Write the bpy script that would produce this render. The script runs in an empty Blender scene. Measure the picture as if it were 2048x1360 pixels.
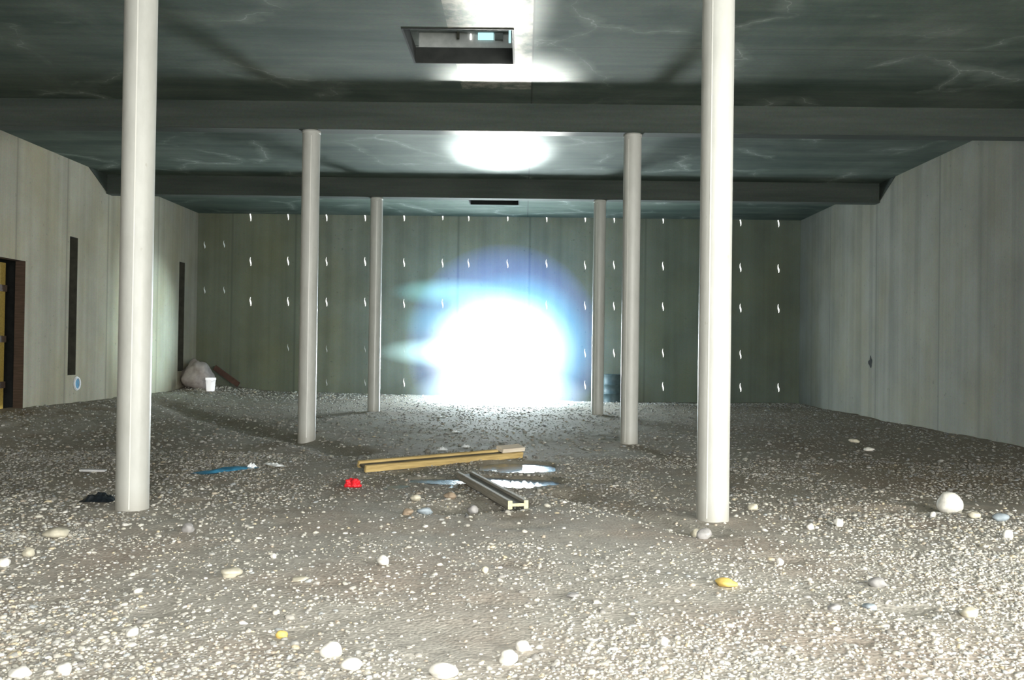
import bpy, bmesh, math, random
import numpy as np
from mathutils import Vector, Matrix, noise, Euler

random.seed(7); RNG = np.random.default_rng(11)
scene = bpy.context.scene
COL = scene.collection
D1 = 8.384            # distance of the first pair of columns
U = .004532           # metres per image pixel at that distance
CX, CH = .9, 1.5      # camera x and height
XL, XR = -9.02, 9.2   # side walls
YF, YN = 27.92, -6.0  # end walls
ZC, ZB = 5.506, 5.053 # ceiling, underside of beams

# ------------------------------------------------------------------ camera
F = 1850.0
cd = bpy.data.cameras.new('camera'); cam = bpy.data.objects.new('camera', cd); COL.objects.link(cam)
cd.sensor_width = 36; cd.lens = F/2048*36; cd.clip_end = 200
ROT = Matrix.Rotation(math.radians(.71), 3, 'Z') @ Matrix.Rotation(math.radians(90+.588), 3, 'X') @ Matrix.Rotation(math.radians(.8), 3, 'Z')
cam.matrix_world = Matrix.Translation((CX, 0, CH)) @ ROT.to_4x4()
scene.camera = cam

def ray(px, py):
    return (ROT @ Vector(((px-1024)/F, -(py-680)/F, -1))).normalized()
def at(px, py, z=0.0):
    d = ray(px, py); t = (z-CH)/d.z
    return Vector((CX, 0, CH)) + d*t
def atY(px, py, Y):
    d = ray(px, py); return Vector((CX, 0, CH)) + d*(Y/d.y)
def atX(px, py, X):
    d = ray(px, py); return Vector((CX, 0, CH)) + d*((X-CX)/d.x)

# ------------------------------------------------------------------ helpers
def obj(name, bm, m, parent=None, smooth=False):
    me = bpy.data.meshes.new(name)
    if isinstance(bm, bmesh.types.BMesh):
        bmesh.ops.recalc_face_normals(bm, faces=bm.faces)
        bm.to_mesh(me); bm.free()
    else:
        me.from_pydata(bm[0], [], bm[1]); me.update()
    if smooth:
        me.polygons.foreach_set('use_smooth', [True]*len(me.polygons))
    if m: me.materials.append(m)
    o = bpy.data.objects.new(name, me); COL.objects.link(o)
    if parent: o.parent = parent
    return o
def tag(o, label=None, cat=None, group=None, kind=None):
    if label: o['label'] = label
    if cat: o['category'] = cat
    if group: o['group'] = group
    if kind: o['kind'] = kind
    return o
def empty(name, loc=(0, 0, 0), rz=0):
    o = bpy.data.objects.new(name, None); COL.objects.link(o); o.location = loc; o.rotation_euler = (0, 0, rz); return o
def box(bm, x0, x1, y0, y1, z0, z1, M=None, bev=0):
    r = bmesh.ops.create_cube(bm, size=1)
    vs = r['verts']
    for v in vs:
        v.co = Vector((x0+(v.co.x+.5)*(x1-x0), y0+(v.co.y+.5)*(y1-y0), z0+(v.co.z+.5)*(z1-z0)))
    if bev:
        es = list({e for v in vs for e in v.link_edges})
        r2 = bmesh.ops.bevel(bm, geom=es, offset=bev, segments=2, affect='EDGES')
        vs = r2['verts']
    if M:
        bmesh.ops.transform(bm, matrix=M, verts=list(set(vs)))
def lathe(prof, n=32, close=True):
    V = []; Fc = []
    for r, z in prof:
        for k in range(n):
            a = 2*math.pi*k/n; V.append((r*math.cos(a), r*math.sin(a), z))
    for i in range(len(prof)-1):
        for k in range(n):
            a, b = i*n+k, i*n+(k+1) % n; Fc.append((a, b, b+n, a+n))
    return V, Fc
def holes_sheet(u0, u1, v0, v1, holes, f, step=None):
    us = sorted({u0, u1, *[h[0] for h in holes], *[h[1] for h in holes]})
    vs = sorted({v0, v1, *[h[2] for h in holes], *[h[3] for h in holes]})
    bm = bmesh.new(); g = {}
    def vert(u, v):
        if (u, v) not in g: g[(u, v)] = bm.verts.new(f(u, v))
        return g[(u, v)]
    for i in range(len(us)-1):
        for j in range(len(vs)-1):
            cu, cv = (us[i]+us[i+1])/2, (vs[j]+vs[j+1])/2
            if any(h[0] < cu < h[1] and h[2] < cv < h[3] for h in holes): continue
            bm.faces.new([vert(us[i], vs[j]), vert(us[i+1], vs[j]), vert(us[i+1], vs[j+1]), vert(us[i], vs[j+1])])
    return bm

# ------------------------------------------------------------------ materials
class N:
    def __init__(s, name):
        s.m = bpy.data.materials.new(name); s.m.use_nodes = True; s.t = s.m.node_tree
        s.t.nodes.clear(); s.out = s.n('ShaderNodeOutputMaterial')
    def n(s, typ, **kw):
        nd = s.t.nodes.new(typ)
        for k, v in kw.items():
            if isinstance(k, str) and k.startswith('i_'): nd.inputs[k[2:].replace('_', ' ')].default_value = v
            else: setattr(nd, k, v)
        return nd
    def l(s, a, b): s.t.links.new(a, b)
    def val(s, sock, v):
        if hasattr(v, 'is_linked') or isinstance(v, bpy.types.NodeSocket): s.l(v, sock)
        else: sock.default_value = v
    def math(s, op, a, b=0.0, c=0.0, clamp=False):
        nd = s.n('ShaderNodeMath', operation=op); nd.use_clamp = clamp
        s.val(nd.inputs[0], a); s.val(nd.inputs[1], b); s.val(nd.inputs[2], c); return nd.outputs[0]
    def ramp(s, fac, stops):
        nd = s.n('ShaderNodeValToRGB'); el = nd.color_ramp.elements
        while len(el) < len(stops): el.new(.5)
        for e, (p, c) in zip(el, stops):
            e.position = p; e.color = (*c, 1) if len(c) == 3 else c
        s.l(fac, nd.inputs[0]); return nd.outputs[0]
    def mix(s, fac, a, b, mode='MIX'):
        nd = s.n('ShaderNodeMix', data_type='RGBA', blend_type=mode)
        s.val(nd.inputs[0], fac); s.val(nd.inputs[6], (*a, 1) if isinstance(a, tuple) else a)
        s.val(nd.inputs[7], (*b, 1) if isinstance(b, tuple) else b); return nd.outputs[2]
    def co(s, scale=(1, 1, 1), loc=(0, 0, 0)):
        if not hasattr(s, 'tc'): s.tc = s.n('ShaderNodeTexCoord').outputs['Object']
        mp = s.n('ShaderNodeMapping'); s.l(s.tc, mp.inputs[0]); mp.inputs['Scale'].default_value = scale; mp.inputs['Location'].default_value = loc
        return mp.outputs[0]
    def noise(s, vec, scale, detail=4, rough=.55, dist=0.0):
        nd = s.n('ShaderNodeTexNoise'); s.l(vec, nd.inputs['Vector']); nd.inputs['Scale'].default_value = scale
        nd.inputs['Detail'].default_value = detail; nd.inputs['Roughness'].default_value = rough; nd.inputs['Distortion'].default_value = dist
        return nd
    def bsdf(s, col, rough=.8, bump=None, bs=.3, bd=.02, **kw):
        b = s.n('ShaderNodeBsdfPrincipled')
        s.val(b.inputs['Base Color'], (*col, 1) if isinstance(col, tuple) else col); s.val(b.inputs['Roughness'], rough)
        for k, v in kw.items(): s.val(b.inputs[k.replace('_', ' ')], v)
        if bump is not None:
            bp = s.n('ShaderNodeBump'); bp.inputs['Strength'].default_value = bs; bp.inputs['Distance'].default_value = bd
            s.l(bump, bp.inputs['Height']); s.l(bp.outputs[0], b.inputs['Normal'])
        s.l(b.outputs[0], s.out.inputs[0]); return b
    def xyz(s):
        sp = s.n('ShaderNodeSeparateXYZ'); s.co(); s.l(s.tc, sp.inputs[0]); return sp.outputs

def concrete(name, base, streak_axis, dark=.75, seams=(), axis=0, tint=(1, 1, 1)):
    """cast concrete wall: vertical board streaks, blotches, seams at given positions along the axis"""
    g = N(name)
    sc = [.12, .12, .05]; sc[streak_axis] = 2.6
    st = g.noise(g.co(tuple(sc)), 1.3, 5, .6).outputs[0]
    bl = g.noise(g.co(), .8, 5, .6).outputs[0]
    fi = g.noise(g.co(), 34, 3, .7).outputs
    a = tuple(c*dark*.82 for c in base); b = tuple(min(1, c*1.12) for c in base)
    c = g.ramp(st, [(.3, a), (.62, b)])
    c = g.mix(.5, c, g.ramp(bl, [(.3, a), (.7, b)]))
    c = g.mix(g.ramp(g.noise(g.co((.5, .5, .3), (4, 4, 1)), 1.6, 4, .6).outputs[0], [(.42, (0,)*3), (.68, (.55,)*3)]), c, g.mix(1.0, c, (.92, .84, .62), 'MULTIPLY'))
    c = g.mix(.3, c, fi[1], 'OVERLAY')
    if name == 'far_wall_concrete':  # light falloff away from the opening painted into both wall ends
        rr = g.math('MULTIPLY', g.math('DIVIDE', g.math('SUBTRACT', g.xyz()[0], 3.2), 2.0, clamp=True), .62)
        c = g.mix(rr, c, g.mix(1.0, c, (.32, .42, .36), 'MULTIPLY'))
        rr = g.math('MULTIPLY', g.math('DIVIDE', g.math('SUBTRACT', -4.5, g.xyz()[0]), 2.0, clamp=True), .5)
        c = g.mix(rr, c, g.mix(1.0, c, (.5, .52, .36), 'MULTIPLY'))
    if seams:
        x = g.xyz()[axis]; tot = None
        for sx in seams:
            d = g.math('ABSOLUTE', g.math('SUBTRACT', x, sx))
            k = g.math('SUBTRACT', 1, g.math('DIVIDE', d, .05), clamp=True)
            tot = k if tot is None else g.math('MAXIMUM', tot, k)
        c = g.mix(g.math('MULTIPLY', tot, .55), c, tuple(v*.35 for v in base))
    pits = g.noise(g.co(), 9, 3, .6).outputs[0]
    c = g.mix(g.ramp(pits, [(.27, (.6,)*3), (.33, (0,)*3)]), c, tuple(v*.45 for v in base))
    g.bsdf(c, .85, st, .3, .02)
    return g.m

def plain(name, col, rough=.6, var=.25, scale=6, metal=0.0, bump=.15):
    g = N(name)
    n = g.noise(g.co(), scale, 5, .6).outputs[0]
    c = g.ramp(n, [(.3, tuple(v*(1-var) for v in col)), (.7, tuple(min(1, v*(1+var)) for v in col))])
    g.bsdf(c, rough, n, bump, .01, Metallic=metal)
    return g.m

M = {}
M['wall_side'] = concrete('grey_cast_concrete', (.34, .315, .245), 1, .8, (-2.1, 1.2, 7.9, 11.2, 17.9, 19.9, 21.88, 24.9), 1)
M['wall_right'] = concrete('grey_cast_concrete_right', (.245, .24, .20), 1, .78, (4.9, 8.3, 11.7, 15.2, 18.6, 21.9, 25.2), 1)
seam_x = [atY(px, 600, YF).x for px in (463, 590, 915, 1058, 1290, 1420)]
M['wall_far'] = concrete('far_wall_concrete', (.25, .275, .225), 0, .8, seam_x, 0)

def ceiling_mat(name, bands=True):
    g = N(name)
    big = g.noise(g.co((1, 1, 1)), .55, 5, .6, .4).outputs[0]
    st = g.noise(g.co((.25, 2.2, 1)), 1.0, 5, .62).outputs[0]
    fi = g.noise(g.co(), 26, 3, .75).outputs
    c = g.ramp(big, [(.3, (.02, .044, .033)), (.5, (.062, .09, .073)), (.72, (.15, .175, .15))])
    c = g.mix(.45, c, g.ramp(st, [(.35, (.025, .05, .038)), (.65, (.125, .155, .13))]))
    c = g.mix(.4, c, fi[1], 'OVERLAY')
    # pale lime lines along cracks
    wob = g.noise(g.co(), 1.1, 4, .6).outputs[1]
    vv = g.n('ShaderNodeVectorMath', operation='MULTIPLY_ADD'); g.l(wob, vv.inputs[0]); vv.inputs[1].default_value = (1.1, 1.1, 0); g.l(g.tc, vv.inputs[2])
    vo = g.n('ShaderNodeTexVoronoi', feature='DISTANCE_TO_EDGE'); g.l(vv.outputs[0], vo.inputs['Vector']); vo.inputs['Scale'].default_value = .42
    line = g.math('SUBTRACT', 1, g.math('DIVIDE', vo.outputs[0], .009), clamp=True)
    halo = g.math('MULTIPLY', g.math('SUBTRACT', 1, g.math('DIVIDE', vo.outputs[0], .07), clamp=True), .22)
    msk = g.ramp(g.noise(g.co((1, 1, 1), (5, 3, 0)), .6, 3).outputs[0], [(.48, (0,)*3), (.6, (1,)*3)])
    c = g.mix(g.math('MULTIPLY', g.math('MAXIMUM', g.math('MULTIPLY', line, .55), halo), msk), c, (.50, .55, .50))
    if bands:
        x, y, z = g.xyz()
        # paler crumbling strip of plaster beside the near hatch, ending on a straight joint
        m = g.math('MULTIPLY', g.math('GREATER_THAN', x, -.1), g.math('LESS_THAN', x, .965))
        m = g.math('MULTIPLY', m, g.math('LESS_THAN', y, 14.2)); m = g.math('MULTIPLY', m, g.math('GREATER_THAN', y, 9.6))
        pt = g.ramp(g.noise(g.co(), 3.2, 5, .7).outputs[0], [(.4, (0,)*3), (.6, (1,)*3)])
        c = g.mix(g.math('MULTIPLY', g.math('MULTIPLY', m, pt), .75), c, (.42, .40, .34))
        dj = g.math('SUBTRACT', 1, g.math('DIVIDE', g.math('ABSOLUTE', g.math('SUBTRACT', x, .975)), .02), clamp=True)
        c = g.mix(g.math('MULTIPLY', dj, .8), c, (.02, .025, .02))
        for yy in (10.1, 12.2):
            dj = g.math('SUBTRACT', 1, g.math('DIVIDE', g.math('ABSOLUTE', g.math('SUBTRACT', y, yy)), .03), clamp=True)
            dj = g.math('MULTIPLY', dj, g.math('GREATER_THAN', x, .97))
            c = g.mix(g.math('MULTIPLY', dj, .5), c, (.03, .035, .03))
    g.bsdf(c, .85, big, .2, .03)
    return g.m
M['ceiling'] = ceiling_mat('dark_ceiling_concrete')
def beam_mat():
    g = N('dark_beam_concrete')
    st = g.noise(g.co((.3, 1, 4)), 1.2, 5, .6).outputs[0]; fi = g.noise(g.co(), 26, 3, .75).outputs
    c = g.ramp(st, [(.3, (.032, .045, .038)), (.7, (.066, .08, .068))])
    g.bsdf(g.mix(.4, c, fi[1], 'OVERLAY'), .85, st, .2, .02); return g.m
M['beam'] = beam_mat()

def col_mat():
    g = N('white_painted_column')
    n = g.noise(g.co((1, 1, .35)), 5, 6, .65).outputs[0]; f = g.noise(g.co(), 40, 2).outputs[0]
    c = g.ramp(n, [(.3, (.45, .455, .42)), (.6, (.53, .535, .50))])
    sp = g.ramp(g.noise(g.co((1, 1, .6)), 14, 2).outputs[0], [(.24, (.7,)*3), (.28, (0,)*3)])
    c = g.mix(sp, c, (.42, .41, .36))
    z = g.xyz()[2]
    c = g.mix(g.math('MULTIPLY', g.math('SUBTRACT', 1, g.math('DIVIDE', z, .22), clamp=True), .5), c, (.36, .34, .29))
    g.bsdf(c, .42, f, .04, .005); return g.m
M['column'] = col_mat()
M['seam'] = plain('column_seam', (.75, .75, .7), .3, .05)

def floor_mat():
    g = N('gravelly_dirt')
    n1 = g.noise(g.co(), .45, 5, .6, .5).outputs[0]; n2 = g.noise(g.co(), 7, 6, .7).outputs[0]
    vo = g.n('ShaderNodeTexVoronoi'); g.l(g.co(), vo.inputs['Vector']); vo.inputs['Scale'].default_value = 40
    sep = g.n('ShaderNodeSeparateColor'); g.l(vo.outputs['Color'], sep.inputs[0])
    peb = g.ramp(sep.outputs[0], [(0, (.15, .14, .12)), (.45, (.34, .325, .28)), (.8, (.50, .48, .42)), (1, (.80, .78, .70))])
    dirt = g.ramp(n2, [(.3, (.38, .355, .31)), (.7, (.60, .57, .505))])
    dirt = g.mix(g.ramp(g.noise(g.co((1, 1, 1), (9, 2, 0)), .8, 3).outputs[0], [(.45, (0,)*3), (.65, (.6,)*3)]), dirt, (.44, .35, .28))
    dist = g.ramp(vo.outputs['Distance'], [(.25, (1,)*3), (.5, (0,)*3)])
    fac = g.math('MULTIPLY', dist, g.ramp(n1, [(.35, (.25,)*3), (.65, (.9,)*3)]))
    c = g.mix(fac, dirt, peb)
    x, y, z = g.xyz()
    # browner dirt, light falloff painted in with depth and towards the right-hand wall
    wet = g.math('MULTIPLY', g.math('DIVIDE', g.math('SUBTRACT', y, 6.8), 3.5, clamp=True), .60)  # depth part of the painted falloff
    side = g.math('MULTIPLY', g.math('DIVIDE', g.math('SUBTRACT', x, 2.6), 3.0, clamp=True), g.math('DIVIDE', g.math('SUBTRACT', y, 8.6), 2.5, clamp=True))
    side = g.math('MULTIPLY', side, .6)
    c = g.mix(wet, c, g.mix(1.0, c, (.29, .265, .19), 'MULTIPLY'))  # wet is browner dirt and the painted light falloff with depth
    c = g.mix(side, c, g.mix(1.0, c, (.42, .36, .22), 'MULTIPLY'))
    h = g.math('ADD', g.math('MULTIPLY', vo.outputs['Distance'], -.6), n2)
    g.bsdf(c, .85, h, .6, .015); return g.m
M['floor'] = floor_mat()

def gravel_mat(name, k=1.0):
    g = N(name)
    at_ = g.n('ShaderNodeAttribute', attribute_name='tone')
    n = g.noise(g.co(), 40, 4).outputs[0]
    c = g.mix(.5, at_.outputs['Color'], g.ramp(n, [(.3, (.35,)*3), (.7, (.65,)*3)]), 'OVERLAY')
    g.bsdf(c, .7, n, .2, .004); return g.m
M['gravel'] = gravel_mat('mixed_gravel')
def stone_mat(name, col):
    g = N(name)
    n = g.noise(g.co(), 14, 5, .65).outputs[0]
    c = g.ramp(n, [(.3, tuple(v*.72 for v in col)), (.6, col), (.8, tuple(min(1, v*1.15) for v in col))])
    g.bsdf(c, .65, n, .25, .006); return g.m
M['s_white'] = stone_mat('white_stone', (.82, .80, .73)); M['s_cream'] = stone_mat('cream_stone', (.62, .58, .46))
M['s_grey'] = stone_mat('grey_stone', (.36, .35, .34)); M['s_blue'] = stone_mat('bluish_stone', (.36, .42, .46))
M['s_yellow'] = stone_mat('yellow_stone', (.80, .58, .16)); M['s_brown'] = stone_mat('brown_stone', (.36, .28, .2))

def wood(name, a, b):
    g = N(name)
    w = g.noise(g.co((1.2, 18, 18)), 2.2, 6, .6, .3).outputs[0]
    g.bsdf(g.ramp(w, [(.3, a), (.7, b)]), .7, w, .25, .004); return g.m
M['ochre'] = wood('ochre_timber', (.36, .25, .09), (.66, .50, .22)); M['web'] = wood('dark_web_timber', (.05, .045, .035), (.14, .12, .08))
M['greywood'] = wood('weathered_timber', (.27, .25, .21), (.52, .49, .42)); M['greyweb'] = wood('weathered_web', (.08, .078, .065), (.17, .16, .14))
M['palewood'] = wood('pale_board', (.50, .43, .34), (.75, .68, .56)); M['endwood'] = wood('sawn_end', (.55, .50, .28), (.75, .70, .45))
M['doorwood'] = wood('ochre_door_board', (.30, .20, .04), (.50, .36, .08)); M['frame'] = wood('dark_frame_timber', (.045, .03, .02), (.11, .07, .05))
M['black'] = plain('painted_recess_shade', (.02, .022, .02), .9, .3); M['slot'] = plain('recess_lining', (.055, .055, .04), .9, .3)
M['red'] = plain('red_plastic', (.75, .02, .03), .4, .25, 20); M['blue'] = plain('blue_sheet', (.04, .20, .34), .35, .4, 8)
M['bucket'] = plain('self_lit_bucket_plastic', (.93, .93, .93), .35, .02)
bb = [n for n in M['bucket'].node_tree.nodes if n.type == 'BSDF_PRINCIPLED'][0]; bb.inputs['Emission Color'].default_value = (1, 1, 1, 1); bb.inputs['Emission Strength'].default_value = .55; M['drum'] = plain('slate_drum', (.07, .11, .115), .5, .35)  # bucket emission imitates strong daylight falling on it
M['blackplastic'] = plain('black_plastic', (.012, .017, .022), .35, .5, 9); M['greyboard'] = plain('grey_board', (.5, .5, .5), .7, .2)
M['white_paper_or_glint'] = plain('white_scrap_or_glint', (.85, .87, .88), .5, .1, 20); M['sack'] = plain('pinkish_sack', (.40, .35, .32), .85, .2, 8)
M['brownboard'] = plain('brown_board', (.10, .05, .035), .8, .3); M['hatchmetal'] = plain('hatch_lining', (.16, .18, .17), .6, .3)
M['ledge'] = plain('pale_hatch_ledge', (.45, .46, .44), .7, .2); M['pipe'] = plain('pale_pipe', (.85, .87, .9), .35, .08)

def emis(name, col, s, mis=True):
    g = N(name); e = g.n('ShaderNodeEmission'); e.inputs[0].default_value = (*col, 1); e.inputs[1].default_value = s
    g.l(e.outputs[0], g.out.inputs[0])
    if not mis: g.m.cycles.emission_sampling = 'NONE'
    return g.m
M['daylight'] = emis('daylight_in_tie_hole', (1, 1, .98), 2.6, False)
M['daylight_dim'] = emis('dim_daylight_in_tie_hole', (.75, .85, .8), .45, False)
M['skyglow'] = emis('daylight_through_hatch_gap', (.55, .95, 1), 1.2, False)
def puddle_mat():
    g = N('puddle_water')
    n = g.noise(g.co((1, 1, 1)), 5, 5, .65).outputs[0]
    g.bsdf((.16, .18, .18), .2, n, .35, .03, IOR=1.5); return g.m
M['puddle'] = puddle_mat()

# ------------------------------------------------------------------ ground shape
def smooth(t): t = max(0., min(1., t)); return t*t*(3-2*t)
def seg(p, a, b):
    ab = b-a; t = max(0, min(1, (p-a).dot(ab)/ab.dot(ab))); return (p-(a+ab*t)).length
G = {k: at(*k).to_2d() for k in [(330, 815), (700, 905), (1130, 985), (1400, 1062), (890, 1015), (1040, 938), (1050, 962), (880, 958), (1300, 960), (980, 940), (1690, 1020), (1900, 1015), (1160, 952)]}
PUD = [(at(1035, 934).to_2d(), .62, .42), (at(1045, 963).to_2d(), .52, .30), (at(885, 959).to_2d(), .46, .15), (at(985, 958).to_2d(), .35, .2), (at(1140, 955).to_2d(), .22, .08)]
def pudmask(x, y):
    m = 0
    for c, rx, ry in PUD:
        q = math.hypot((x-c.x)/rx, (y-c.y)/ry/1.6)
        m = max(m, 1-q)
    return m + .22*noise.noise((x*3, y*3, 4))
def gh(x, y):
    p = Vector((x, y))
    h = .035*noise.noise((x*.45, y*.45, 0)) + .014*noise.noise((x*1.9, y*1.9, 5)) + .006*noise.noise((x*6, y*6, 9))
    h += .2*smooth((-x-6.0)/2.6)*smooth((y-9)/6)
    h += .10*smooth((y-25.6)/2.0)*smooth((2.5-x)/4)
    h -= .09*smooth(1-seg(p, G[(330, 815)], G[(700, 905)])/.55)
    h -= .07*smooth(1-seg(p, G[(1130, 985)], G[(1400, 1062)])/.33)
    h -= .08*smooth(1-seg(p, G[(890, 1015)], G[(890, 1015)]+Vector((.5, .3)))/.5)
    h -= .05*smooth(1-seg(p, G[(1690, 1020)], G[(1900, 1015)])/.3)
    m = smooth(pudmask(x, y)*3)
    h = h*(1-m) - .045*m
    return h

# floor mesh
ys = []; y = YN
while y < YF+.3:
    ys.append(y); y += .3 if y < 2.5 else (.075 if y < 13.5 else .16)
xs = [XL-.25 + (XR-XL+.5)*i/230 for i in range(231)]
V = [(x, y, gh(x, y)) for y in ys for x in xs]; nx = len(xs)
Fc = [(j*nx+i, j*nx+i+1, (j+1)*nx+i+1, (j+1)*nx+i) for j in range(len(ys)-1) for i in range(nx-1)]
fl = obj('floor', (V, Fc), M['floor'], smooth=True); tag(fl, kind='structure')

# ------------------------------------------------------------------ shell
def struct(name, bm, m, parent=None):
    o = obj(name, bm, m, parent); tag(o, kind='structure'); return o
ZB0 = -.35
# hatch openings in the ceiling
H1 = (CX+(812-1049)*1.455*U, CX+(1017-1047)*1.455*U, 1.376*D1, 1.538*D1)
H2 = (CX+(937-1047)*3.02*U, CX+(1033-1047)*3.02*U, 2.905*D1, 3.045*D1)
cb = holes_sheet(XL-.3, XR+.3, YN-.3, YF+.3, [H1, H2], lambda u, v: (u, v, ZC))
ceil = struct('ceiling', cb, M['ceiling'])
# doorway and slot recesses in the left wall
def yl(px): return atX(px, 690, XL).y
DOOR = (15.6, yl(48), -.35, atX(48, 522, XL).z)
S1 = (yl(136), yl(152), atX(144, 750, XL).z, atX(146, 474, XL).z)
S2 = (yl(356), yl(367), atX(361, 742, XL).z, atX(362, 524, XL).z)
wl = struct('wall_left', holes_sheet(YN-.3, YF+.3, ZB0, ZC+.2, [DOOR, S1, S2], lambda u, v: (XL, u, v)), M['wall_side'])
SIDE_GAP = (-1.6, 2.4, .2, 3.4)  # unseen gap, added only to hold the side key lamp
wr = struct('wall_right', holes_sheet(YN-.3, YF+.3, ZB0, ZC+.2, [SIDE_GAP], lambda u, v: (XR, u, v)), M['wall_right'])
# far wall with an arched gap to the daylight
OX, OZT = atY(1003, 700, YF).x, atY(1003, 632, YF).z
OW = 1.08
OPEN = (OX-OW, OX+OW, ZB0, OZT)
wf = struct('wall_back', holes_sheet(XL-.3, XR+.3, ZB0, ZC+.2, [OPEN], lambda u, v: (u, YF, v)), M['wall_far'])
bm = bmesh.new()
for (x0, x1, z0, z1) in ((OX-OW-.25, OX-OW, ZB0, OZT+.25), (OX+OW, OX+OW+.25, ZB0, OZT+.25), (OX-OW, OX+OW, OZT, OZT+.25)):
    box(bm, x0, x1, YF+.001, YF+.4, z0, z1)
rv = obj('opening_reveal', bm, M['wall_far'], wf)
NOPEN = (1.0, 6.5, 0.3, 3.6)
wn = struct('wall_front', holes_sheet(XL-.3, XR+.3, ZB0, ZC+.2, [NOPEN], lambda u, v: (u, YN, v)), M['wall_side'])
# tie holes letting daylight in, far wall
TIES = {
 501: (431, 523, 603, 0, 0), 576: (429, 522, 603, -695, 0), 653: (431, 523, 604, -698, -765), 730: (431, 523, 604, -698, -765),
 808: (431, 525, 607, -700, 765), 885: (429, 526, 607, 0, 0), 937: (431, 526, 0, 0, 0), 1015: (431, 527, 0, 0, 0), 1093: (433, 527, 610, 0, 0),
 1170: (433, 530, 611, 706, 770), 1228: (434, 530, 612, 706, 0), 1326: (436, 532, 613, 706, 773), 1404: (439, 534, 615, 708, 774),
 1481: (441, 535, 616, 709, 775), 1557: (443, 537, 617, 0, 775), 409: (0, -490, -580, 0, 0), 448: (0, -488, -580, 0, 0)}
def tie(px, py, dim, top):
    p = atY(px, abs(py), YF-.012); hh = .17 if top else .13
    if dim: hh *= .8
    n = 9; V = []; s = random.uniform(.8, 1.15)
    prof = []
    for k in range(n+1):
        t = k/n
        w = (.012+.035*math.sin(math.pi*min(1, t*1.25))**1.5 if t < .8 else .035*math.sin(math.pi*min(1, t*1.25))**1.5+.014*(1-t)/.2+.004)
        w *= .36 if not dim else .34
        xo = .014*math.sin(t*5.5+.6)
        prof.append((xo, w*s, -hh+2*hh*t))
    for xo, w, z in prof: V += [(p.x+xo-w, p.y, p.z+z), (p.x+xo+w, p.y, p.z+z)]
    m = len(V)
    V += [(a, YF+.05, c) for a, b, c in V]
    Fc = []
    for k in range(n):
        a = 2*k; Fc.append((a, a+1, a+3, a+2))
        Fc += [(a, a+2, a+2+m, a+m), (a+1, a+1+m, a+3+m, a+3)]
    return obj('tie_hole', (V, Fc), M['daylight_dim' if dim else 'daylight'], wf)
for px, rows in TIES.items():
    for i, py in enumerate(rows):
        if py: tie(px, py, py < 0, i == 0)

# doorway on the left: dark reveal, ochre board leaf behind
dr = empty('door_1', (XL, (DOOR[0]+DOOR[1])/2, 0)); tag(dr, kind='structure')
def place_child(name, bm, m, root, kind='structure'):
    o = obj(name, bm, m, root); o.matrix_parent_inverse = Matrix.Translation(root.location).inverted(); return o
bm = bmesh.new(); T = .20
box(bm, XL-T, XL-.002, DOOR[1], DOOR[1]+.09, ZB0, DOOR[3]+.09); box(bm, XL-T, XL-.002, DOOR[0]-.09, DOOR[0], ZB0, DOOR[3]+.09)
box(bm, XL-T, XL-.002, DOOR[0], DOOR[1], DOOR[3], DOOR[3]+.09)
place_child('door_frame', bm, M['frame'], dr)
bm = bmesh.new()
yy = DOOR[1]-.12
while yy > DOOR[0]:
    box(bm, XL-T-.16, XL-T-.12, max(DOOR[0], yy-.24), yy-.01, -.1, DOOR[3]-.05, bev=.004); yy -= .25
place_child('door_leaf', bm, M['doorwood'], dr)
bm = bmesh.new()
for zz in (.6, 1.5, 2.5): box(bm, XL-T-.12, XL-T-.085, DOOR[0]+.05, DOOR[1]-.13, zz, zz+.13)
place_child('batten', bm, M['frame'], dr)
bm = bmesh.new(); box(bm, XL-1.0, XL-T-.001, DOOR[0]-.1, DOOR[1]+.6, ZB0, DOOR[3]+.12)
bmesh.ops.delete(bm, geom=[f for f in bm.faces if f.calc_center_median().x > XL-T-.01], context='FACES')
place_child('dark_recess', bm, M['black'], dr)
for i, S in enumerate((S1, S2)):
    w = empty('window_%d' % (i+1), (XL, (S[0]+S[1])/2, S[2])); tag(w, kind='structure')
    bm = bmesh.new(); box(bm, XL-.17, XL, S[0], S[1], S[2], S[3])
    bmesh.ops.delete(bm, geom=[f for f in bm.faces if f.calc_center_median().x > XL-.01], context='FACES')
    place_child('recess', bm, M['slot'], w)
    bm = bmesh.new(); box(bm, XL-.17, XL-.12, S[0]+.02, S[0]+.10, S[2]+.01, S[3]-.01)
    place_child('batten', bm, M['greyweb'], w)

# beams
def beam(yc, label, wdt=.32):
    bm = bmesh.new(); box(bm, XL-.1, XR+.1, yc-wdt/2, yc+wdt/2, ZB, ZC+.05, bev=.012)
    for sx, X in ((1, XL), (-1, XR)):   # small haunch where the beam meets the wall
        if yc < 3: continue
        k = [bm.verts.new(v) for v in ((X-sx*.05, yc-wdt/2, ZC), (X-sx*.05, yc-wdt/2, ZB+.05), (X+sx*.0, yc-wdt/2-.9, ZC), (X+sx*.02, yc-wdt/2, ZC), (X+sx*.02, yc-wdt/2, ZB+.05), (X+sx*.02, yc-wdt/2-.9, ZC))]
        bm.faces.new((k[1], k[4], k[5], k[2])); bm.faces.new((k[3], k[5], k[4])); bm.faces.new((k[0], k[3], k[4], k[1]))
    o = obj('ceiling_beam', bm, M['beam']); tag(o, label, 'beam', 'concrete beams crossing the ceiling', 'structure'); return o
YB = [D1*1.0, D1*1.81, D1*2.61]
beam(YB[1], 'nearer dark concrete ceiling beam in view, crossing just beyond the big square hatch')
beam(YB[2], 'farther dark concrete ceiling beam, resting on the two most distant columns')
beam(YB[0], 'dark concrete ceiling beam above the two nearest columns')

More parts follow.
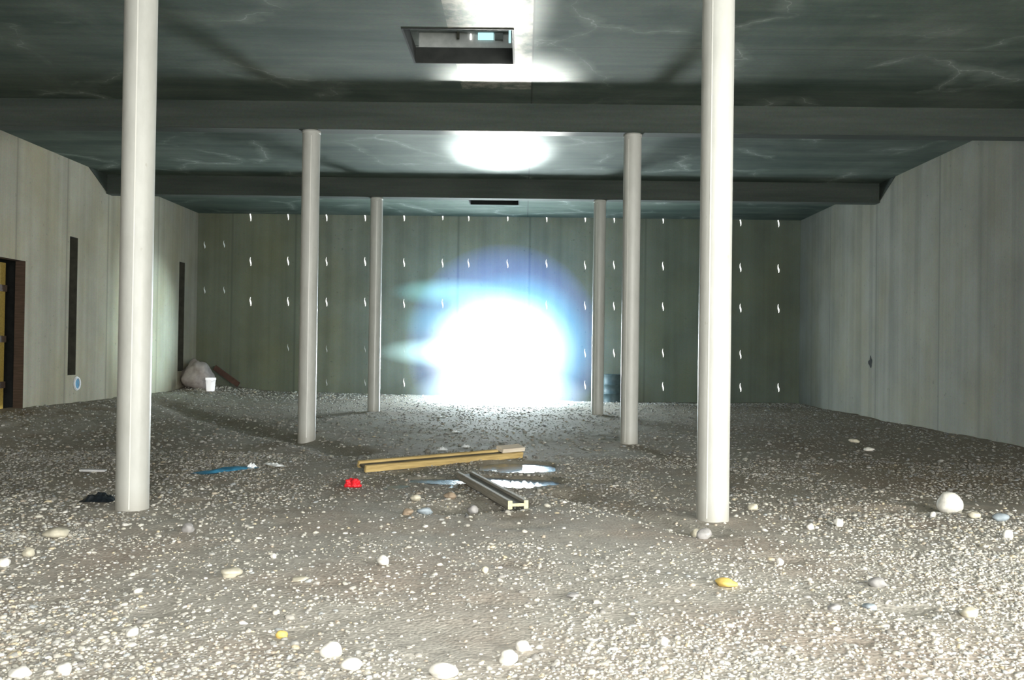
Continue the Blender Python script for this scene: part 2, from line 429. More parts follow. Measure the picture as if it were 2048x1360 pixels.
# columns
R0 = 64*U/2
def column(x, y, label, seam_a, first=None):
    rt = empty('support_column', (x, y, 0)); tag(rt, label, 'column', 'round white columns in two rows')
    bulge = [(R0, -.25), (R0, .0), (R0*.995, .5), (R0, 1.4), (R0*.99, 2.8), (R0*1.0, 4.2), (R0*1.0, ZB+.01)]
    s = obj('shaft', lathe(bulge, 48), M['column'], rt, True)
    bm = bmesh.new(); box(bm, R0*.99, R0*1.012, -.005, .005, .02, ZB-.1, Matrix.Rotation(seam_a, 4, 'Z'))
    obj('seam', bm, M['seam'], rt)
    obj('top_collar', lathe([(R0, ZB-.05), (R0*1.05, ZB-.045), (R0*1.05, ZB), (R0, ZB)], 48), M['column'], rt, True)
    return rt
cpos = []
for (pl, pr), Y, nm in (((270, 1429), YB[0], 'nearest'), ((616, 1260), YB[1], 'middle'), ((749, 1196), YB[2], 'farthest')):
    for px, side in ((pl, 'left'), (pr, 'right')):
        p = atY(px, 699, Y); cpos.append((p.x, Y))
        lab = {'nearest': 'tall white round column, largest and nearest of the %s-hand row',
               'middle': 'white round column, second of the %s-hand row, under the nearer beam',
               'farthest': 'slim looking white round column, most distant of the %s-hand row'}[nm] % side
        column(p.x, Y, lab, math.radians(-78 if side == 'left' else -122))

# hatches
def hatch(Hh, label, detail):
    x0, x1, y0, y1 = Hh
    rt = empty('ceiling_hatch', ((x0+x1)/2, (y0+y1)/2, ZC)); tag(rt, label, 'hatch', 'square hatches in the ceiling')
    bm = bmesh.new(); e = .025; t = .21
    for a in ((x0-e, x0, y0-e, y1+e), (x1, x1+e, y0-e, y1+e), (x0, x1, y0-e, y0), (x0, x1, y1, y1+e)):
        box(bm, *a, ZC-.012, ZC+t)
    place_child('slab_edge', bm, M['black'], rt)  # hatch edge coloured black to stand in for shade
    X0, X1, Y0, Y1 = x0-.25, x1+.25, y0-.3, y1+.16
    bm = bmesh.new()
    for a in ((X0-.1, X0, Y0, Y1), (X1, X1+.1, Y0, Y1), (X0, X1, Y0-.1, Y0), (X0, X1, Y1, Y1+.1)):
        box(bm, *a, ZC+t, ZC+.95)
    place_child('shaft_wall', bm, M['ledge'], rt)
    bm = bmesh.new(); box(bm, X0-.1, X1+.1, Y0-.1, Y1+.1, ZC+.95, ZC+1.0); place_child('cover', bm, M['slot'], rt)
    if detail:
        def hp(px, py): return atY(px, py, Y1-.02)
        def panel(name, px0, px1, py0, py1, m, off=0.0):
            a, b = hp(px0, py1), hp(px1, py0)
            bm = bmesh.new(); box(bm, a.x, b.x, Y1-.03-off, Y1-.003, a.z, b.z)
            return place_child(name, bm, m, rt)
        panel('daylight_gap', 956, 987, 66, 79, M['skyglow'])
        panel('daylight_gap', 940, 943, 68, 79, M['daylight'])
        panel('post', 914, 919, 62, 78, M['slot'], .03)
        panel('lintel', 812, 1030, 40, 64, M['hatchmetal'], .04)
        panel('lining', 990, 1006, 64, 80, M['hatchmetal'], .01)
        panel('lining', 806, 838, 60, 92, M['hatchmetal'], .02)
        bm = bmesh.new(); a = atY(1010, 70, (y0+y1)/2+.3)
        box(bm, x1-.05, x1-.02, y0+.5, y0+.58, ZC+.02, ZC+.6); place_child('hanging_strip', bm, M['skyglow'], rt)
    return rt
hatch(H1, 'large square opening in the ceiling with pale ledge and bluish daylight gap inside', True)
hatch(H2, 'small looking distant ceiling opening close to the far wall, seen as a thin dark strip', False)
# lamp inside near hatch shaft
def area(name, loc, tgt, sx, sy, power, col=(1, 1, 1), spread=None):
    ld = bpy.data.lights.new(name, 'AREA'); ld.shape = 'RECTANGLE'; ld.size = sx; ld.size_y = sy; ld.energy = power; ld.color = col
    if spread: ld.spread = math.radians(spread)
    o = bpy.data.objects.new(name, ld); COL.objects.link(o); o.location = loc
    o.rotation_euler = (Vector(tgt)-Vector(loc)).to_track_quat('-Z', 'Y').to_euler(); return o
def spot(name, loc, tgt, ang, power, col=(1, 1, 1), blend=.6, size=.1):
    ld = bpy.data.lights.new(name, 'SPOT'); ld.energy = power; ld.color = col; ld.spot_size = math.radians(ang); ld.spot_blend = blend; ld.shadow_soft_size = size
    o = bpy.data.objects.new(name, ld); COL.objects.link(o); o.location = loc
    o.rotation_euler = (Vector(tgt)-Vector(loc)).to_track_quat('-Z', 'Y').to_euler(); return o
hc = ((H1[0]+H1[1])/2, (H1[2]+H1[3])/2)
area('hatch_daylight', (hc[0]+.35, hc[1]-.5, ZC+.85), (hc[0], hc[1]+.8, ZC+.3), .4, .3, 4.0, (.9, 1, 1))

# ------------------------------------------------------------------ gravel (uncountable)
ico = {}
for s in (1, 2):
    b = bmesh.new(); bmesh.ops.create_icosphere(b, subdivisions=s, radius=1); b.verts.ensure_lookup_table()
    ico[s] = (np.array([v.co[:] for v in b.verts]), np.array([[v.index for v in f.verts] for f in b.faces])); b.free()
def gravel(name, pts, rad, sub, bright):
    base, fc = ico[sub]; n = len(pts); nv = len(base)
    s = np.stack([rad*RNG.uniform(.8, 1.5, n), rad*RNG.uniform(.7, 1.2, n), rad*RNG.uniform(.45, .85, n)], 1)
    a = RNG.uniform(0, 6.28, n); jit = 1+RNG.uniform(-.16, .16, (n, nv))
    P = base[None]*jit[..., None]*s[:, None, :]
    tx = RNG.uniform(-.35, .35, n); P[..., 2] += P[..., 0]*tx[:, None]
    c, sn = np.cos(a)[:, None], np.sin(a)[:, None]
    X = P[..., 0]*c-P[..., 1]*sn; Y = P[..., 0]*sn+P[..., 1]*c
    P = np.stack([X+pts[:, 0:1], Y+pts[:, 1:2], P[..., 2]+pts[:, 2:3]+s[:, 2:3]*.05], 2).reshape(-1, 3)
    Fa = (fc[None]+(np.arange(n)*nv)[:, None, None]).reshape(-1, 3)
    me = bpy.data.meshes.new(name); me.vertices.add(len(P)); me.vertices.foreach_set('co', P.ravel())
    me.loops.add(Fa.size); me.loops.foreach_set('vertex_index', Fa.ravel())
    me.polygons.add(len(Fa)); me.polygons.foreach_set('loop_start', np.arange(0, Fa.size, 3)); me.polygons.foreach_set('loop_total', np.full(len(Fa), 3))
    me.polygons.foreach_set('use_smooth', np.ones(len(Fa), bool)); me.update()
    pal = np.array([(.46, .44, .39), (.56, .54, .47), (.38, .375, .35), (.66, .63, .54), (.76, .74, .68), (.50, .43, .34), (.28, .27, .25), (.42, .44, .44), (.62, .54, .38)])
    w = np.array([.2, .17, .16, .12, .1, .07, .09, .05, .04]); ci = RNG.choice(len(pal), n, p=w/w.sum())
    cc = np.clip(pal[ci]*RNG.uniform(.8, 1.15, (n, 1))*bright[:, None], 0, .9)
    at_ = me.color_attributes.new('tone', 'FLOAT_COLOR', 'POINT')
    at_.data.foreach_set('color', np.concatenate([np.repeat(cc, nv, 0), np.ones((n*nv, 1))], 1).ravel())
    me.materials.append(M['gravel']); o = bpy.data.objects.new(name, me); COL.objects.link(o)
    return o
def scatter(n, y0, y1, dens):
    out = []
    while len(out) < n:
        y = math.sqrt(random.uniform(y0*y0, y1*y1)); x = CX+random.uniform(-1, 1)*(.62*y+1.6)
        if not (XL+.1 < x < XR-.1): continue
        if random.random() > dens(x, y): continue
        if any((x-a)**2+(y-b)**2 < (R0+.02)**2 for a, b in cpos): continue
        if pudmask(x, y) > .12 and random.random() < .88: continue
        out.append((x, y, gh(x, y)))
    return np.array(out)
def dens(x, y):
    n = .45+1.3*noise.noise((x*.9, y*.7, 3))
    d = .35 + .65*smooth((6.3-y)/2) + .6*smooth((x-3.0)/1.5)*smooth((10.5-y)/2) + .2*smooth((-1-x)/2)
    d *= 1-.6*smooth((x+3.2)/1.5)*smooth((3.6-x)/1.5)*smooth((y-5.0)/.8)*smooth((9.2-y)/1.0)
    return max(.04, min(1, d*(.35+n)))
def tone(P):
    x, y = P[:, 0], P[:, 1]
    t = 1.1-.5*np.clip((y-6.8)/3.5, 0, 1)+.7*np.clip((y-25.5)/1.5, 0, 1)  # pebble colour carries light falloff with depth and raking light by the far wall
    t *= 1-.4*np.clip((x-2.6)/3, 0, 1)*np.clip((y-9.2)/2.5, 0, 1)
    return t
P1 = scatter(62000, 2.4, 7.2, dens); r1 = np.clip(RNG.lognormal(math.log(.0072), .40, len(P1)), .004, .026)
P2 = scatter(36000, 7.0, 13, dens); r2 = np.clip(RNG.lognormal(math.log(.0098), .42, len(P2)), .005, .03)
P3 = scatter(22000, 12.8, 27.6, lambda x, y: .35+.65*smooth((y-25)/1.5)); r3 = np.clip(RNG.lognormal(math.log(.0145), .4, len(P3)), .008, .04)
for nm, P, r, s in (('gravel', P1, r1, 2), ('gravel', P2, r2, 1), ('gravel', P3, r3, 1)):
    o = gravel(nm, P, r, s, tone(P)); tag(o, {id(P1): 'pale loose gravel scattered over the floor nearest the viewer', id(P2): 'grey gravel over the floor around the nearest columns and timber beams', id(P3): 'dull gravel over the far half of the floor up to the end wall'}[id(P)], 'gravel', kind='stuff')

# ------------------------------------------------------------------ single stones
def stone(px, py, wpx, hpx, m, label, flat=1.0, name='stone', seed=None):
    p = at(px, py+hpx*.35); D = p.y; k = D/F
    rx = wpx*k/2; rz = hpx*k/2*1.02; rng = random.Random(int(px*7+py))
    z = gh(p.x, p.y)
    bm = bmesh.new(); bmesh.ops.create_icosphere(bm, subdivisions=3, radius=1)
    off = rng.uniform(0, 50)
    for v in bm.verts:
        q = v.co.copy(); f = 1+.34*noise.noise(q*1.1+Vector((off,)*3))+.06*noise.noise(q*3+Vector((off,)*3))
        v.co = Vector((q.x*rx*f, q.y*rx*f*rng_y(off), q.z*rz*f))
    o = obj(name, bm, M[m], None, True); o.location = (p.x, p.y, z+rz*.72); o.rotation_euler = (rng.uniform(-.1, .1), rng.uniform(-.12, .12), rng.uniform(-.4, .4))
    tag(o, label, 'stone', 'single larger stones lying on the gravel'); return o
def rng_y(off): return .75+.3*((off*7.3) % 1)
ST = [
 (1898, 1007, 44, 44, 's_white', 'largest rounded pale stone, alone on the dark earth at right'),
 (1677, 1043, 18, 19, 's_white', 'small bright white stone right of the nearest right-hand column'),
 (1866, 1029, 11, 12, 's_white', 'tiny bright stone just left below the largest rounded stone'),
 (1950, 1031, 26, 14, 's_cream', 'flat cream stone just right below the largest rounded stone'),
 (2001, 1035, 30, 18, 's_blue', 'bluish oval stone near the right edge beside the flat cream stone'),
 (2016, 1070, 18, 20, 's_white', 'white stone at the right edge below the bluish oval stone'),
 (1755, 1163, 34, 18, 's_grey', 'oval lilac grey stone in the right foreground gravel'),
 (1740, 1213, 28, 14, 's_blue', 'flat bluish stone below the oval lilac grey stone'),
 (1668, 1222, 26, 14, 's_grey', 'flat grey stone left of the flat bluish stone'),
 (1940, 1230, 34, 20, 's_cream', 'smooth cream stone in the right foreground near the edge'),
 (1560, 1123, 15, 15, 's_white', 'little white stone in front of the nearest right-hand column, to its right'),
 (1620, 1049, 14, 13, 's_white', 'little white pebble between the nearest right-hand column and small bright white stone'),
 (1506, 1012, 22, 13, 's_cream', 'cream stone lying right beside the nearest right-hand column'),
 (766, 1121, 27, 20, 's_white', 'lone bright white block-like stone in the middle foreground'),
 (663, 1303, 42, 34, 's_white', 'large smooth white stone at bottom, left of centre'),
 (702, 1331, 40, 28, 's_white', 'white stone touching the lower right of the large smooth white one'),
 (886, 1338, 58, 32, 's_white', 'widest white stone at the very bottom, centre left'),
 (1016, 1312, 36, 32, 's_white', 'round white stone at bottom centre, lower of a close pair'),
 (1045, 1292, 30, 20, 's_white', 'oval white stone at bottom centre, upper of a close pair'),
 (1328, 1285, 18, 20, 's_white', 'upright small white stone at bottom, right of centre'),
 (264, 1265, 25, 18, 's_white', 'small white stone at bottom left, below the shaded gravel'),
 (128, 1339, 34, 22, 's_white', 'white stone in the bottom left corner, right of another'),
 (40, 1350, 40, 24, 's_white', 'white stone at the extreme bottom left corner'),
 (112, 1070, 46, 22, 's_cream', 'long pale cream stone left of the nearest left-hand column foot'),
 (58, 1105, 22, 19, 's_cream', 'dull rounded stone below left of the long pale cream stone'),
 (9, 1124, 24, 20, 's_white', 'pale stone cut by the left edge of view'),
 (462, 1145, 42, 20, 's_cream', 'flat pale slab of stone in the left foreground'),
 (600, 1158, 32, 8, 's_cream', 'thin flat cream chip right of the flat pale slab'),
 (376, 1058, 26, 20, 's_grey', 'rounded grey stone right of the nearest left-hand column foot'),
 (970, 1143, 15, 15, 's_cream', 'single small round stone in the smooth middle foreground'),
 (1146, 1188, 26, 10, 's_grey', 'flat grey stone in the foreground right of centre'),
 (848, 1012, 34, 15, 's_blue', 'flat bluish stone in the wet hollow below the timber beams'),
 (832, 995, 20, 14, 's_cream', 'ochre cream stone at the upper left of the wet hollow'),
 (900, 991, 26, 15, 's_brown', 'brownish stone at the top of the wet hollow'),
 (946, 1016, 22, 20, 's_grey', 'grey stone between the wet hollow and the weathered beam'),
 (816, 1024, 22, 15, 's_brown', 'brown stone at the lower left of the wet hollow'),
 (1452, 1169, 42, 17, 's_yellow', 'flat ochre yellow stone in the foreground, right of centre'),
 (563, 1264, 27, 17, 's_yellow', 'bright yellow stone at bottom, left of centre'),
 (547, 1113, 11, 11, 's_white', 'tiny bright white chip above the flat pale slab, to its right'),
 (1408, 1070, 30, 22, 's_grey', 'rounded grey stone at the foot of the nearest right-hand column'),
 (1392, 1052, 24, 18, 's_cream', 'cream stone touching the left of the nearest right-hand column foot'),
 (1708, 882, 20, 8, 's_cream', 'pale stone on the dark earth near the right-hand wall'),
 (1738, 897, 20, 8, 's_white', 'thin white chip on dark earth near the right-hand wall, below pale stone'),
 (275, 1183, 18, 12, 's_white', 'white chip in the left foreground below the nearest left-hand column'),
]
for s in ST: stone(*s)

# ------------------------------------------------------------------ timber formwork beams
def hbeam(a, b, wood_m, web_m, label, tilt=0.0, z=0, end_m=None):
    a = Vector(a); b = Vector(b); L = (b-a).length; ang = math.atan2(b.y-a.y, b.x-a.x)
    rt = empty('formwork_beam', (a.x, a.y, z), ang); rt.rotation_euler = (0, tilt, ang)
    tag(rt, label, 'timber beam', 'timber formwork beams lying on the gravel')
    W, Hh, t = .20, .08, .042
    for s in (-1, 1):
        bm = bmesh.new(); y0 = s*(W/2-t/2); box(bm, 0, L, y0-t/2, y0+t/2, 0, Hh, bev=.004); obj('flange', bm, wood_m, rt)
    bm = bmesh.new(); box(bm, .006, L-.006, -W/2+t-.002, W/2-t+.002, .026, .054); obj('web', bm, web_m, rt)
    return rt, L
a = at(722, 944); b = at(1036, 915)
r, L = hbeam((a.x, a.y), (b.x, b.y), M['ochre'], M['web'], 'long ochre timber beam with dark channel, lying nearly crosswise on the gravel', z=.028)
r.rotation_euler.x = .26
a2 = at(1036, 1018); b2 = at(930, 957)
r2, L2 = hbeam((a2.x, a2.y), (b2.x, b2.y), M['greywood'], M['greyweb'], 'weathered grey timber beam pointing at the viewer, sawn H-shaped end in front', z=.0)
bm = bmesh.new()
for s in (-1, 1): box(bm, -.006, .001, s*.079-.021, s*.079+.021, .001, .079)
box(bm, -.006, .001, -.06, .06, .026, .054)
obj('sawn_end', bm, M['endwood'], r2)
# pale board on the far end of the ochre beam
pb = empty('board', (0, 0, 0)); d = (b-a).normalized(); c = b-d*.14
bm = bmesh.new(); box(bm, -.21, .2, -.075, .075, 0, .055, bev=.003)
o = obj('board', bm, M['palewood']); bpy.data.objects.remove(pb)
o.location = (c.x, c.y+.01, .108); o.rotation_euler = (.26, 0, math.atan2(d.y, d.x)); tag(o, 'short pale board lying on the right end of the ochre timber beam', 'board')

# ------------------------------------------------------------------ puddle
def PL(mx, k):
    return ['largest glinting puddle, right of the crossing point of the two timber beams', 'narrow puddle in front of the ochre beam, left of the weathered beam',
            'small shallow puddle to the right, away from both timber beams', 'smallest patch of water among the gravel by the beams'][k]
bm = bmesh.new(); n = 150
x0, x1, y0, y1 = min(c.x-r for c, r, q in PUD)-.3, max(c.x+r for c, r, q in PUD)+.3, min(c.y-q*2 for c, r, q in PUD)-.2, max(c.y+q*2 for c, r, q in PUD)+.2
g = {}
for i in range(n):
    for j in range(n):
        xa, xb = x0+(x1-x0)*i/n, x0+(x1-x0)*(i+1)/n; ya, yb = y0+(y1-y0)*j/n, y0+(y1-y0)*(j+1)/n
        if pudmask((xa+xb)/2, (ya+yb)/2) > .08:
            q = []
            for u, v in ((xa, ya), (xb, ya), (xb, yb), (xa, yb)):
                kk = (round(u, 4), round(v, 4))
                if kk not in g: g[kk] = bm.verts.new((u, v, -.022))
                q.append(g[kk])
            bm.faces.new(q)
bm.verts.index_update(); bm.verts.ensure_lookup_table(); seen = set(); isl = []
for v0 in bm.verts:
    if v0.index in seen: continue
    st = [v0]; comp = set()
    while st:
        v_ = st.pop()
        if v_.index in comp: continue
        comp.add(v_.index)
        st += [e.other_vert(v_) for e in v_.link_edges]
    seen |= comp; isl.append(comp)
isl = sorted([c for c in isl if len(c) > 30], key=len, reverse=True)[:4]
names = {}
for c in isl:
    idx = {k: n_ for n_, k in enumerate(sorted(c))}
    V = [tuple(bm.verts[k].co) for k in sorted(c)]; Fc = [tuple(idx[v.index] for v in f.verts) for f in bm.faces if f.verts[0].index in c]
    mx = sum(v[0] for v in V)/len(V); print('PUD', len(c), mx)
    o = obj('puddle', (V, Fc), M['puddle'], None, True); isl_lab = PL(mx, len(names)); names[isl_lab] = 1
    tag(o, isl_lab, 'puddle', 'shallow puddles around the timber beams')
bm.free()

# ------------------------------------------------------------------ litter
def crumple(name, px, py, w, d_, h, m, label, cat, n=14, amp=.35, seed=1, rz=0, z=None, freq=6):
    p = at(px, py); zz = gh(p.x, p.y) if z is None else z
    V = []; rr = seed*13.7
    for j in range(n+1):
        for i in range(n+1):
            u, v = i/n-.5, j/n-.5
            e = max(0, 1-(abs(u)*2)**3)*max(0, 1-(abs(v)*2)**3)
            q = noise.noise((u*freq+rr, v*freq*d_/w+rr, 0))
            V.append((u*w*(1+.15*noise.noise((v*4, rr, 1))), v*d_*(1+.3*noise.noise((u*5, rr, 2))), .004+h*(e*(.55+amp*1.6*q)+.02)))
    Fc = [(j*(n+1)+i, j*(n+1)+i+1, (j+1)*(n+1)+i+1, (j+1)*(n+1)+i) for j in range(n) for i in range(n)]
    o = obj(name, (V, Fc), m, None, False); o.location = (p.x, p.y, zz); o.rotation_euler = (0, 0, rz)
    tag(o, label, cat); return o
p = at(705, 972); bm = bmesh.new(); bmesh.ops.create_icosphere(bm, subdivisions=5, radius=1)
for v in bm.verts:
    q = v.co.copy(); f = 1+.55*noise.noise(q*1.7+Vector((2, 8, 1)))+.28*abs(noise.noise(q*4.5))
    v.co = Vector((q.x*.078*f, q.y*.06*f, max(-.02, q.z*.07*f)))
o = obj('crumpled_rag', bm, M['red'], None, True); o.location = (p.x, p.y+.03, gh(p.x, p.y)+.022); tag(o, 'crumpled bright red rag by the left end of the ochre beam', 'rag')
a = at(400, 948); b = at(508, 934); dd = b-a
crumple('plastic_sheet', 455, 942, dd.length*1.05, .22, .06, M['blue'], 'long dark blue plastic sheet strip on gravel behind the nearest left-hand column', 'plastic sheet', seed=5, rz=math.atan2(dd.y, dd.x), n=22, freq=5)
crumple('foil_scrap', 503, 937, .10, .16, .075, M['white_paper_or_glint'], 'shiny white scrap at the right end of the blue sheet', 'scrap', seed=9)
a = at(518, 924); b = at(578, 937); dd = b-a
crumple('scrap_or_glint', 548, 931, .40, .12, .03, M['white_paper_or_glint'], 'torn whitish strip right of the blue sheet', 'scrap', seed=12, rz=math.atan2(dd.y, dd.x), freq=12, amp=.7)
for px, py, w, lab in ((881, 834, .30, 'painted white glint farthest back of those before the bright opening'), (911, 865, .14, 'small painted white glint upper right of the gravel behind the ochre beam'), (884, 899, .16, 'painted white glint just behind the ochre beam, left one'), (931, 892, .13, 'painted white glint just behind the ochre beam, right one')):
    crumple('scrap_or_glint', px, py, w, .16, .05, M['white_paper_or_glint'], lab, 'scrap', seed=px % 17, amp=.6, n=8)  # white pieces stand in for wet glints on the ground
crumple('plastic_bag', 198, 1000, .30, .22, .09, M['blackplastic'], 'black crumpled plastic lying left of the nearest left-hand column', 'plastic', seed=4, n=16)
bm = bmesh.new(); box(bm, -.14, .14, -.05, .05, 0, .022, bev=.004); p = at(186, 947)
o = obj('board', bm, M['greyboard']); o.location = (p.x, p.y, gh(p.x, p.y)+.008); o.rotation_euler = (0, .02, .15); tag(o, 'short flat grey board lying behind and left of the nearest left-hand column', 'board')

# white bucket at the far left
p = at(421, 787, .12); p = Vector((p.x*1, min(p.y, 26.9), 0)); p.x = atY(421, 780, p.y).x
bk = empty('bucket', (p.x, p.y, gh(p.x, p.y)+.0)); tag(bk, 'white plastic bucket standing near the left end of the far wall', 'bucket')
obj('body', lathe([(.001, .012), (.105, .012), (.108, 0), (.112, .01), (.142, .36), (.15, .365), (.15, .385), (.138, .385), (.105, .02)], 28), M['bucket'], bk, True)
obj('rim', lathe([(.142, .33), (.152, .332), (.152, .345), (.142, .347)], 28), M['bucket'], bk, True)
Vh = []; 
bm = bmesh.new(); 
prev = None
for k in range(13):
    t = math.pi*k/12; c = Vector((.15*math.cos(t), -.02-.11*math.sin(t), .34-.07*math.sin(t)))
    r_ = [bm.verts.new(c+Vector((0, .004*math.cos(q), .004*math.sin(q)))) for q in (0, 2.1, 4.2)]
    if prev:
        for q in range(3): bm.faces.new((prev[q], prev[(q+1) % 3], r_[(q+1) % 3], r_[q]))
    prev = r_
obj('handle', bm, M['hatchmetal'], bk)

# dark drum against the far wall on the right
p = atY(1224, 780, YF-.42)
dm = empty('drum', (p.x, p.y, gh(p.x, p.y)-.01)); tag(dm, 'dark slate drum against the far wall behind the right-hand columns', 'drum')
pr = [(.001, .0), (.27, .0), (.28, .02), (.265, .05), (.265, .25), (.28, .26), (.28, .285), (.265, .295), (.265, .52), (.28, .53), (.28, .555), (.265, .565), (.265, .80), (.283, .82), (.283, .84), (.262, .84), (.26, .80), (.001, .80)]
obj('body', lathe(pr, 32), M['drum'], dm, True)
bm = bmesh.new(); bmesh.ops.create_cone(bm, cap_ends=True, segments=12, radius1=.03, radius2=.03, depth=.03, matrix=Matrix.Translation((.14, -.08, .81))); obj('bung', bm, M['blackplastic'], dm)

# pipe stub in the left wall, hole in the right wall
p = atX(153, 767, XL)
pp = empty('pipe_stub', p); tag(pp, 'bright round pipe end sticking out of the left-hand wall below the tall slot', 'pipe')
Rr = Matrix.Rotation(math.radians(90), 4, 'Y')
v, f = lathe([(.14, -.05), (.14, .035), (.115, .035), (.115, -.04)], 28); v = [tuple(Rr @ Vector(q)) for q in v]; obj('pipe', (v, f), M['pipe'], pp, True)
v, f = lathe([(.001, .012), (.117, .012)], 28); v = [tuple(Rr @ Vector(q)) for q in v]; obj('bore', (v, f), M['blue'], pp)
v, f = lathe([(.14, .012), (.155, .012), (.155, .0), (.14, .0)], 28); v = [tuple(Rr @ Vector(q)) for q in v]; obj('collar', (v, f), M['pipe'], pp, True)
p = atX(1741, 726, XR)
bm = bmesh.new(); ring = []
for k in range(18):
    t = 2*math.pi*k/18; rr = .10*(1+.25*math.sin(3*t+1)); ring.append(bm.verts.new((-.004, rr*1.2*math.cos(t), rr*math.sin(t)+(.09 if abs(t-1.57) < .25 else 0))))
bm.faces.new(ring)
o = obj('drain_hole', bm, M['black']); o.location = p; tag(o, 'small black hole low in the right-hand wall', 'hole')

# corner: sack and board
p = Vector((XL+.42, 27.0, 0)); z = gh(p.x, p.y)
bm = bmesh.new(); bmesh.ops.create_icosphere(bm, subdivisions=4, radius=1)
for v in bm.verts:
    q = v.co.copy(); f = 1+.34*noise.noise(q*1.4+Vector((3, 3, 3)))+.1*noise.noise(q*4)
    v.co = Vector((q.x*(.42-.14*q.z)*f, q.y*.45*f, (q.z*.46*f+.40)*(1 if q.z < 0 else 1)))
o = obj('sack', bm, M['sack'], None, True); o.location = (p.x, p.y-.1, z-.03); tag(o, 'pinkish grey slumped sack in the far left corner', 'sack')
bm = bmesh.new(); box(bm, -.45, .45, -.02, .02, 0, .16, bev=.004)
o = obj('board', bm, M['brownboard']); o.location = (XL+1.0, 27.6, z+.24); o.rotation_euler = (0, math.radians(35), 0); tag(o, 'dark brown board leaning beside the sack in the far left corner', 'board')

# ------------------------------------------------------------------ outside ground beyond the opening
bm = bmesh.new(); box(bm, -8, 9, YF+.35, YF+12, -.5, -.1)
o = obj('ground', bm, plain('sunlit_ground', (.6, .58, .52), .9)); tag(o, kind='structure')

# ------------------------------------------------------------------ bloom around the opening, painted as an emissive volume
bloom0 = atY(1008, 690, 27.0)
g = N('painted_bloom_volume')
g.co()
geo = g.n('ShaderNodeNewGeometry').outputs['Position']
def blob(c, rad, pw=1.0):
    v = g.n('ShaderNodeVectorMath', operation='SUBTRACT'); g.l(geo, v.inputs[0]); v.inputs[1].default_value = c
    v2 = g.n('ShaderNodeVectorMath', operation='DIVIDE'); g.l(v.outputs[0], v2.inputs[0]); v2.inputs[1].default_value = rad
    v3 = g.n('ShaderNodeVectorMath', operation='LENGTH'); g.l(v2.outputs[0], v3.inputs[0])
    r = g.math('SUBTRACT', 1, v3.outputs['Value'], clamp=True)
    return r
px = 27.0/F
main = blob(bloom0, (198*px, 2.6, 203*px))
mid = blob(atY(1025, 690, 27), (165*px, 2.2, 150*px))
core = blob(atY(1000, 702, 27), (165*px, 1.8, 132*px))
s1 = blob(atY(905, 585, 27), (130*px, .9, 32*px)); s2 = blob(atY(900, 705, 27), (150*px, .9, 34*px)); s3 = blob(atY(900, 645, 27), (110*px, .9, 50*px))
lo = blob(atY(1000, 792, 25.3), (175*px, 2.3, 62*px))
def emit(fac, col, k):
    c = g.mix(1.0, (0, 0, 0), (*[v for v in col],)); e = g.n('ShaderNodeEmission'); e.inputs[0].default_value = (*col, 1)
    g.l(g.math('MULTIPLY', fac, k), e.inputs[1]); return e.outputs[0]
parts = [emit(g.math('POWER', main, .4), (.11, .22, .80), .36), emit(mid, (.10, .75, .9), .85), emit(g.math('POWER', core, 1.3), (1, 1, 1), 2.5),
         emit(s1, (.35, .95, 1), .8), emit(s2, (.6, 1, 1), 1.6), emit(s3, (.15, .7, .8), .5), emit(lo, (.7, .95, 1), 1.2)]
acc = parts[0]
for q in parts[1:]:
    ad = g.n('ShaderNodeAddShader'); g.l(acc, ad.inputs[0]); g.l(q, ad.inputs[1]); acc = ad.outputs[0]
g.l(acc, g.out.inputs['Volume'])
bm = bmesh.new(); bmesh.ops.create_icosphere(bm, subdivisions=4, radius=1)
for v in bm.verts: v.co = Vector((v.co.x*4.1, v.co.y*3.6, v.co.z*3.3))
o = obj('painted_bloom', bm, g.m); o.location = (bloom0.x-.4, bloom0.y-.9, bloom0.z); tag(o, 'bluish white bloom painted as a glowing volume in the opening of the far wall', 'painted_bloom', kind='stuff')

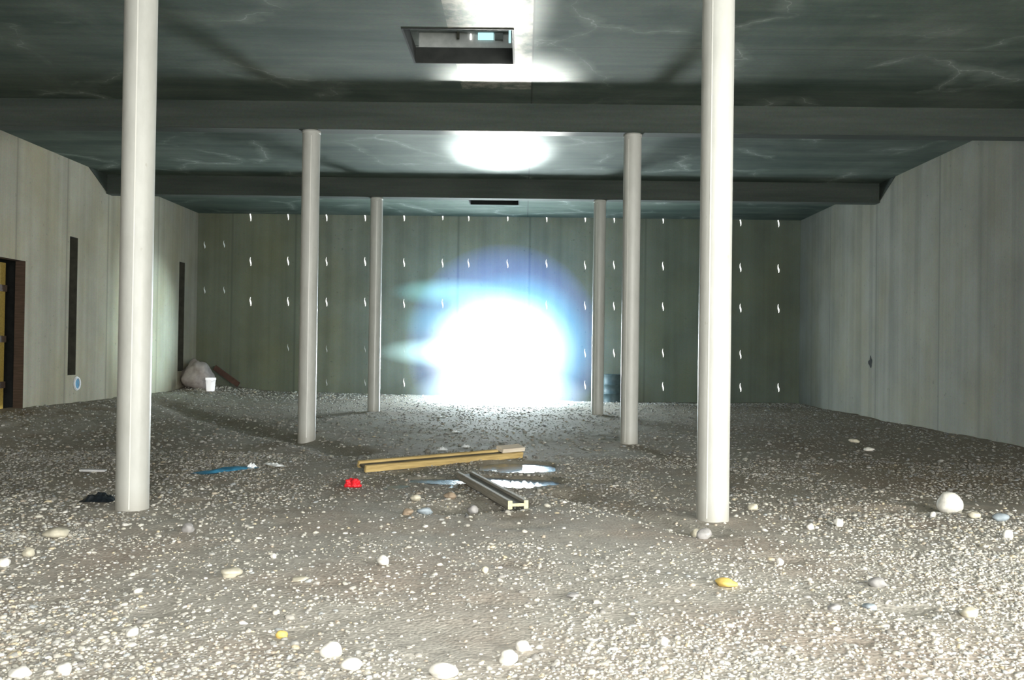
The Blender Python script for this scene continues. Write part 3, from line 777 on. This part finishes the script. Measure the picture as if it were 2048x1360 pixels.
# ------------------------------------------------------------------ light
w = bpy.data.worlds.new('world'); scene.world = w; w.use_nodes = True
bg = w.node_tree.nodes['Background']; bg.inputs[0].default_value = (.95, 1, 1, 1); bg.inputs[1].default_value = 2.0
area('opening_daylight', (OX, YF+.2, (OZT)/2), (OX, 0, .9), 2*OW, OZT-.1, 1300, (.86, .97, 1))
area('side_key_lamp', (XR-.05, .4, 1.9), (4.0, 7.5, .6), 3.8, 3.0, 1050, (1, .985, .93), 150)  # unseen key lamp added to light the right-hand column and gravel
# sun thrown up from the wet ground outside onto the ceiling
sp = (OX+.15, YF-.3, .55)
spot('sun_glint_ceiling', sp, (CX-115*U, 18.9, ZC), 13.6, 38000, (.95, 1, 1), .7, .25)
o = spot('sun_glint_ceiling', sp, (.62, YF-.3-13.75, ZC), 3.2, 150000, (1, 1, .95), 1.0, .25); o.scale = (2.9, 1, 1)
spot('sun_glint_ceiling', sp, (.56, 10.7, ZC), 4.4, 90000, (1, 1, .95), 1.0, .2)
spot('sun_glint_left_wall', (OX-.6, YF-.35, 1.0), (XL, 24.3, 1.9), 30, 5000, (.7, .96, 1), .9, .2)
spot('opening_bounce_ceiling', sp, (0, 14.5, ZC), 38, 6500, (.9, 1, .98), 1.0, 1.0)
area('overhead_foreground_lamp', (.3, -.3, ZC-.05), (1.2, 4.2, 0), 1.4, 1.4, 270, (1, .97, .92), 110)  # added foreground light for a presumed unseen hatch; none is cut here
# unseen fill lamp added behind the viewer, set in a presumed entrance
area('rear_fill_lamp', ((NOPEN[0]+NOPEN[1])/2, YN+.05, 2.1), (2.5, 10, 1.0), 5.2, 3.0, 820, (1, .99, .95), 130)

scene.view_settings.view_transform = 'Standard'; scene.view_settings.look = 'None'; scene.view_settings.exposure = 0; scene.view_settings.gamma = 1
scene.cycles.use_denoising = True
scene.cycles.use_adaptive_sampling = True; scene.cycles.adaptive_threshold = .1; scene.cycles.adaptive_min_samples = 16
scene.cycles.max_bounces = 4; scene.cycles.diffuse_bounces = 3; scene.cycles.volume_bounces = 0
scene.cycles.sample_clamp_indirect = 6; scene.cycles.use_light_tree = False
scene.cycles.volume_step_rate = 2.0; scene.cycles.volume_max_steps = 48
